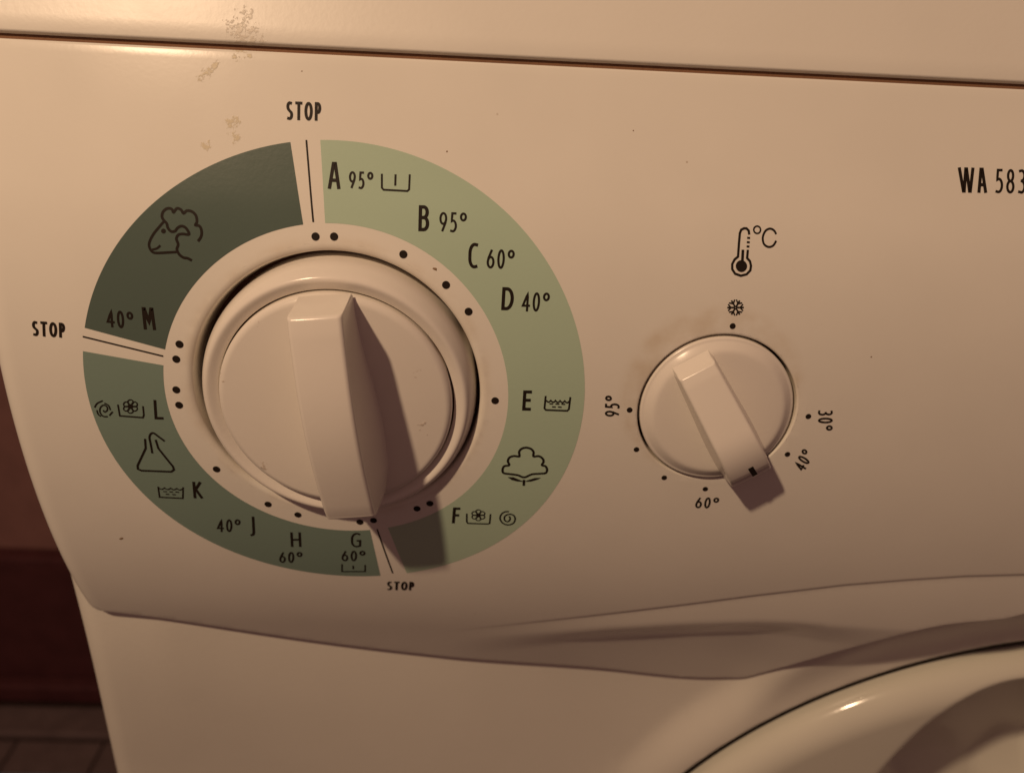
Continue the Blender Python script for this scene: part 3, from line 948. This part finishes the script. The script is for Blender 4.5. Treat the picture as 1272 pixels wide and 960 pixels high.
GLYPH = {   # width relative to height, strokes on the unit box
    'A': (.46, [[(0, 0), (.40, 1), (.60, 1), (1, 0)], [(.17, .30), (.83, .30)]]),
    'B': (.42, [[(0, 0), (0, 1)], [(0, 1), (.45, 1)] + E(.45, .765, .47, .235, 80, -90, 10) + [(0, .53)],
                [(0, .53), (.5, .53)] + E(.5, .265, .5, .265, 80, -90, 10) + [(0, 0)]]),
    'C': (.42, [[(1, .97)] + E(.62, .62, .62, .38, 80, 180, 8) + E(.62, .38, .62, .38, 180, 280, 8) + [(1, .03)]]),
    'D': (.48, [[(0, 0), (0, 1)], [(0, 1), (.38, 1)] + E(.38, .5, .62, .5, 82, -82, 18) + [(.38, 0), (0, 0)]]),
    'E': (.38, [[(0, 0), (0, 1)], [(0, 1), (1, 1)], [(0, .52), (.88, .52)], [(0, 0), (1, 0)]]),
    'F': (.34, [[(0, 0), (0, 1)], [(0, 1), (1, 1)], [(0, .52), (.88, .52)]]),
    'G': (.50, [[(.95, .93)] + E(.58, .62, .58, .38, 75, 180, 8) + E(.58, .38, .58, .38, 180, 270, 8) + [(1, .06), (1, .46), (.6, .46)]]),
    'H': (.50, [[(0, 0), (0, 1)], [(1, 0), (1, 1)], [(0, .5), (1, .5)]]),
    'J': (.25, [[(1, 1), (1, .22)] + E(.45, .22, .55, .2, -10, -80, 6) + [(0, 0)]]),
    'K': (.46, [[(0, 0), (0, 1)], [(.92, 1), (.08, .48)], [(.22, .56), (1, 0)]]),
    'L': (.42, [[(0, 1), (0, 0), (1, 0)]]),
    'M': (.55, [[(0, 0), (.04, 1), (.14, 1), (.5, .28), (.86, 1), (.96, 1), (1, 0)]]),
    'O': (.46, [EL(.5, .5, .5, .5)]),
    'P': (.36, [[(0, 0), (0, 1)], [(0, 1), (.45, 1)] + E(.45, .72, .5, .28, 80, -90, 10) + [(0, .44)]]),
    'S': (.38, [[(.92, .97)] + E(.5, .765, .46, .235, 75, 235, 10) + [(.62, .46)] + E(.5, .24, .5, .24, 40, -105, 10) + [(.02, .03)]]),
    'T': (.40, [[(0, 1), (1, 1)], [(.5, 1), (.5, 0)]]),
    'W': (.78, [[(0, 1), (.24, 0), (.30, 0), (.47, 1), (.53, 1), (.70, 0), (.76, 0), (1, 1)]]),
    '0': (.40, [EL(.5, .5, .5, .5)]),
    '3': (.40, [[(.05, .97)] + E(.45, .765, .48, .235, 100, -80, 10) + [(.4, .53)], [(.4, .53)] + E(.48, .26, .5, .26, 80, -110, 10) + [(0, .03)]]),
    '4': (.44, [[(.74, 0), (.74, 1), (0, .27), (1, .27)]]),
    '5': (.40, [[(.95, 1), (.25, 1), (.18, .56)] + E(.42, .30, .56, .30, 95, -95, 12) + [(0, .03)]]),
    '6': (.42, [EL(.5, .30, .5, .30), [(.015, .36), (.12, .55), (.62, 1)]]),
    '8': (.40, [EL(.5, .755, .42, .245), EL(.5, .255, .5, .255)]),
    '9': (.42, [EL(.5, .70, .5, .30), [(.985, .64), (.88, .45), (.38, 0)]]),
    '°': (.38, [EL(.5, .81, .5, .19, 16)]),
}


def text_obj(name, s, o, ex, ey, st0):
    st = st0
    gap = .11
    tot = sum(GLYPH[c][0] for c in s) + gap * (len(s) - 1)
    Lx, Ly = math.hypot(*ex), math.hypot(*ey)
    k = Lx / tot                       # mm per unit of width
    ux = (ex[0] / Lx, ex[1] / Lx); uy = (ey[0] / Ly, ey[1] / Ly)
    x0 = 0.0
    strokes = []
    for c in s:
        w, paths = GLYPH[c]
        w *= k
        st = st0 * (0.92 if len(s) == 1 else 1.12)
        iw, ih = max(.05, w - st), Ly - st
        for p in paths:
            closed = isinstance(p, tuple)
            if closed: p = p[1]
            q = []
            for (a, b) in p:
                X = x0 + st / 2 + a * iw; Y = st / 2 + b * ih
                q.append((o[0] + ux[0] * X + uy[0] * Y, o[1] + ux[1] * X + uy[1] * Y))
            if not closed:
                e = st * (0.15 if c in 'CSG3569' else 0.46)
                (x1, y1), (x2, y2) = q[0], q[1]; L = math.hypot(x2 - x1, y2 - y1) or 1
                q[0] = (x1 - (x2 - x1) / L * e, y1 - (y2 - y1) / L * e)
                (x1, y1), (x2, y2) = q[-1], q[-2]; L = math.hypot(x2 - x1, y2 - y1) or 1
                q[-1] = (x1 - (x2 - x1) / L * e, y1 - (y2 - y1) / L * e)
            strokes.append((q, st * (0.86 if c in '0349568°' else 1.0), closed, 0))
        x0 += w + gap * k
    return print_obj(name, strokes)


def band(name, corners, material):
    """ring sector; its two ends are straight cuts"""
    (a, b, c, d) = corners
    ang = lambda p: math.atan2(p[1], p[0])
    ao, bo, bi, ai = ang(a), ang(b), ang(c), ang(d)
    if bo > ao: bo -= 2 * math.pi
    while bi - bo > math.pi: bi -= 2 * math.pi
    while bi - bo < -math.pi: bi += 2 * math.pi
    while ai - ao > math.pi: ai -= 2 * math.pi
    while ai - ao < -math.pi: ai += 2 * math.pi
    nr, na = 9, 90
    V, F = [], []
    for i in range(nr + 1):
        t = i / nr
        r = R_OUT + (R_IN - R_OUT) * t
        a0, a1 = ao + (ai - ao) * t, bo + (bi - bo) * t
        for j in range(na + 1):
            q = a0 + (a1 - a0) * j / na
            V.append(skin(r * math.cos(q), r * math.sin(q), D_BAND))
    for i in range(nr):
        for j in range(na):
            s = i * (na + 1) + j
            F.append((s, s + 1, s + na + 2, s + na + 1))
    o = new_obj(name, V, F, material, panel)
    face_up(o)
    return o


R_OUT, R_IN = 55.15, 38.05
for (nm, corners), m_ in zip(BANDS, (M_DARKGREEN, M_LIGHTGREEN, M_MIDGREEN)):
    band(nm, corners, m_)
for nm, s, o_, ex, ey, st in TEXT:
    text_obj(nm, s, o_, ex, ey, st)
for nm, strokes in SYMBOLS:
    extra = [(q, -1, True, 0) for q in LEAVES] if nm == 'cotton_symbol' else []
    print_obj(nm, strokes + extra)
for (u, v) in DOTS:
    print_obj('position_dot', [(circle_pts(u, v, 0.86, 18), -1, True, 0)])
for (u, v) in TDOTS:
    print_obj('position_dot', [(circle_pts(u, v, 0.66, 16), -1, True, 0)])

# dried splashes, dirt specks
def blob(name, u, v, r, material, thick=0.10, squash=1.0, turn=0.0, seed=0):
    rnd = random.Random(seed)
    n = 12
    rad = [r * rnd.uniform(.6, 1.15) for _ in range(n)]
    V = [skin(u, v, thick)]
    for ring, (f, d) in enumerate(((.45, thick * .95), (.8, thick * .55), (1.0, 0.005))):
        for k in range(n):
            a = 2 * math.pi * k / n
            x, y = rad[k] * f * math.cos(a) * squash, rad[k] * f * math.sin(a)
            V.append(skin(u + x * math.cos(turn) - y * math.sin(turn), v + x * math.sin(turn) + y * math.cos(turn), d))
    F = [(0, 1 + k, 1 + (k + 1) % n) for k in range(n)]
    for i in range(2):
        for k in range(n):
            k2 = (k + 1) % n
            F.append((1 + i * n + k, 1 + i * n + k2, 1 + (i + 1) * n + k2, 1 + (i + 1) * n + k))
    o = new_obj(name, V, F, material, panel)
    face_up(o)
    return o


for (u, v, r, sq, tu) in ((-55.9, -43.25, .42, 1.4, .4), (23.0, 53.9, .22, 1, 0), (21.2, 29.4, .34, 2.0, -.4), (-7.5, 68.9, .16, 1, 0), (62, 60, .16, 1, 0), (118, 14, .2, 1, 0)):
    blob('dirt_speck', u, v, r, M_SPECK, 0.05, sq, tu, int(u * 7) + 900)
_sp = [(*skin(u, v), r) for (u, v, r) in ((-21.6, 57.4, 3.6), (-20.6, 54.4, 2.2), (-27.0, 52.8, 2.4), (-27.6, 66.5, 3.0), (-25.5, 69.0, 2.6), (-20.0, 71.8, 4.5))]
stain(M_PANEL, _sp, (0.54, 0.43, 0.18), 620.0, 0.455, 0.42)
_sp = [(*skin(u, v), r) for (u, v, r) in ((-21.0, 76.0, 6.5), (-17.5, 75.4, 5.0), (-19.5, 79.5, 3.5))]
stain(M_TOP, _sp, (0.46, 0.36, 0.22), 900.0, 0.465, 0.28)
_rn = random.Random(5)
_sp = []
for i in range(16):
    a = _rn.uniform(0, 6.28); rr = _rn.choice((26.3, 25.0, 23.5, 30.0, 20.0))
    y_, z_ = prof(0.0)
    _sp.append((rr * math.cos(a), y_ - 4.5, z_ + rr * math.sin(a), _rn.uniform(1.6, 3.4)))
_y, _z = prof(0.0)
_sp += [(85.5 + 17.0 * math.cos(a), _y - 0.5, _z + 17.0 * math.sin(a), 2.2) for a in (0.4, 1.3, 2.2, 2.9, 3.7)]
stain(M_KNOB, _sp, (0.40, 0.27, 0.15), 700.0, 0.49, 0.45)


# ------------------------------------------------------------------ knobs
def empty_part(name):
    o = bpy.data.objects.new(name, None)
    COL.objects.link(o); o.parent = machine
    return o


def bar_mesh(name, frame, p0, p1, w0, w1, hfun, hbase, draft, fil, material, parent, nseg=26, crown=0.0, end_lean=0.0, start_lean=0.0, fe=None, fd=None):
    """raised finger bar from p0 to p1 (local a,b), half widths w0,w1, top height hfun(t)"""
    O, e1, e2, ax = frame
    A, B = Vector(p0), Vector(p1)
    L = (B - A).length
    d = (B - A) / L
    nrm = Vector((d.y, -d.x))            # to the right looking along the bar
    secs = []
    def add(s, top):
        secs.append((s, top))
    f = fil
    add(-start_lean, hbase + .02)
    add(-start_lean * .3, hfun(0) * .45 + hbase * .55)
    h0 = hfun(0)
    for k in range(0, 5):
        t = math.pi / 2 * k / 4
        add(f - f * math.cos(t), h0 - f + f * math.sin(t))
    for k in range(1, nseg):
        s = f + (L - f - (fe or f)) * k / nseg
        add(s, hfun(s / L))
    h1 = hfun(1)
    fe = fe or f; fd = fd or f
    for k in range(0, 9):
        t = math.pi / 2 * k / 8
        add(L - fe + fe * math.sin(t), h1 - fd + fd * math.cos(t))
    add(L + end_lean * .5, h1 * .5 + hbase * .5)
    add(L + end_lean, hbase + .02)
    V, F = [], []
    rows = None
    for (s, top) in secs:
        t = min(1, max(0, s / L))
        w = w0 + (w1 - w0) * t
        c = A + d * s
        ring = []
        H = max(0.01, top - hbase)
        ff = min(f, H * .9)
        dr = draft[0] + (draft[1] - draft[0]) * smoothstep(0, .7, t) - max(0, t - .85) / .15 * draft[2]
        pts = [(-w - dr * H / 10, hbase), (-w - dr * .3 * H / 10, hbase + (H - ff) * .6)]
        for k in range(5):
            q = math.pi / 2 * k / 4
            pts.append((-w + ff - ff * math.cos(q), top - ff + ff * math.sin(q)))
        pts.append((-w * .45, top + crown * .8)); pts.append((0, top + crown)); pts.append((w * .45, top + crown * .8))
        for k in range(5):
            q = math.pi / 2 * (1 - k / 4)
            pts.append((w - ff + ff * math.cos(q), top - ff + ff * math.sin(q)))
        pts += [(w + dr * .3 * H / 10, hbase + (H - ff) * .6), (w + dr * H / 10, hbase)]
        if rows is None: rows = len(pts)
        for (x, h) in pts:
            q = c + nrm * x
            V.append(tuple(O + e1 * q.x + e2 * q.y + ax * h))
    n = len(secs)
    for i in range(n - 1):
        for k in range(rows - 1):
            F.append((i * rows + k, i * rows + k + 1, (i + 1) * rows + k + 1, (i + 1) * rows + k))
    F.append(tuple(range(rows))); F.append(tuple((n - 1) * rows + k for k in range(rows)))
    o = new_obj(name, V, F, material, parent)
    fix_normals(o)
    md = o.modifiers.new('weighted', 'WEIGHTED_NORMAL'); md.keep_sharp = False
    return o


# programme dial
y_, z_ = prof(0.4)
FRB = local_frame((0.4, y_, z_), 0.02)
y_, z_ = prof(-0.3)
FR1 = local_frame((0.25, y_ + 1.4, z_), 0.02)
dial = empty_part('program_dial')
pr = [(30.6, -9), (30.6, -2.5), (30.5, -1.2), (30.3, 0.0), (30.05, 1.0), (29.75, 1.9), (29.4, 2.7), (29.05, 3.3), (28.75, 3.68), (28.45, 3.9), (28.15, 3.98),
      (27.85, 3.95), (27.5, 3.84), (27.0, 3.6), (26.4, 3.3), (26.0, 3.1), (25.86, 3.0), (25.8, 2.7), (25.78, 0.3)]
fix_normals(new_obj('dial_rim', *lathe(pr, FR1, 192), M_KNOB, dial))
pr = [(25.45, 0.1), (25.45, 3.4)]
for k in range(0, 9):
    t = math.pi * 0.5 * k / 8
    pr.append((25.45 - 1.7 * (1 - math.cos(t)), 3.8 + 1.6 * math.sin(t)))
for k in range(1, 12):
    r = 23.7 * (1 - k / 12)
    pr.append((r, 5.4 + 1.1 * (1 - (r / 23.7) ** 2)))
pr.append((0.05, 6.5))
fix_normals(new_obj('dial_cap', *lathe(pr, FR1, 192), M_KNOB, dial))
fix_normals(new_obj('dial_well', *lathe([(31.9, -8.6), (25.6, -8.6)], FR1, 96), M_GRIME, dial))
new_obj('dial_gap', *lathe([(25.85, 1.6), (25.3, 1.6)], FR1, 96), M_GRIME, dial)


def hbig(t):
    return 15.6 + 3.6 * math.sin(math.pi * t) - 0.4 * t


grip = bar_mesh('grip', FRB, (-1.0, 24.2), (4.2, -22.7), 5.4, 5.45, hbig, 4.0, (0.2, 2.0, 1.3), 1.0, M_KNOB, dial, crown=0.12, end_lean=0.5, start_lean=0.5)


# temperature dial
y_, z_ = prof(-0.23)
FR2 = local_frame((85.5, y_, z_), 0.08)
tdial = empty_part('temperature_dial')
pr = [(17.45, -7), (17.45, -0.9)]
for k in range(0, 8):
    t = math.pi * 0.5 * k / 7
    pr.append((17.45 - 0.7 * (1 - math.cos(t)), -0.9 + 0.7 * math.sin(t)))
pr += [(16.4, 0.1), (15.9, 0.45), (15.3, 0.9), (14.9, 1.12), (14.5, 1.25), (14.0, 1.32)]
for k in range(1, 10):
    r = 14.0 * (1 - k / 10)
    pr.append((r, 1.32 + 0.35 * (1 - (r / 14.0) ** 2)))
pr.append((0.05, 1.67))
fix_normals(new_obj('dial_cap', *lathe(pr, FR2, 160), M_KNOB, tdial))
fix_normals(new_obj('dial_well', *lathe([(18.4, -6.5), (17.0, -6.5)], FR2, 64), M_GRIME, tdial))


def hsmall(t):
    return 5.4 + 9.6 * t - 2.6 * t * t - 6.0 * max(0.0, (t - 0.52) / 0.48) ** 2.0


bar_mesh('grip', FR2, (-7.3, 11.3), (8.6, -14.0), 4.25, 4.9, hsmall, 1.25, (1.2, 1.3, 0.3), 0.7, M_KNOB, tdial, crown=0.08, end_lean=0.3, start_lean=1.6, fe=1.6, fd=1.6)
_P0, _P1 = Vector((6.4, -9.4)), Vector((8.4, -12.1))
_dd = (_P1 - _P0).normalized(); _nn = Vector((_dd.y, -_dd.x))
_O, _e1, _e2, _ax = FR2
_V = []


_A = Vector((-7.3, 11.3)); _L = (Vector((8.6, -14.0)) - _A).length
for t in (0, .25, .5, .75, 1):
    for s in (-.62, .62):
        q = _P0 + (_P1 - _P0) * t + _nn * s
        tt = min(1, (q - _A).length / _L)
        _V.append(tuple(_O + _e1 * q.x + _e2 * q.y + _ax * (hsmall(tt) + 0.16)))
mk = new_obj('pointer_mark', _V, [(2 * i, 2 * i + 1, 2 * i + 3, 2 * i + 2) for i in range(4)], M_INK, tdial)
face_up(mk)
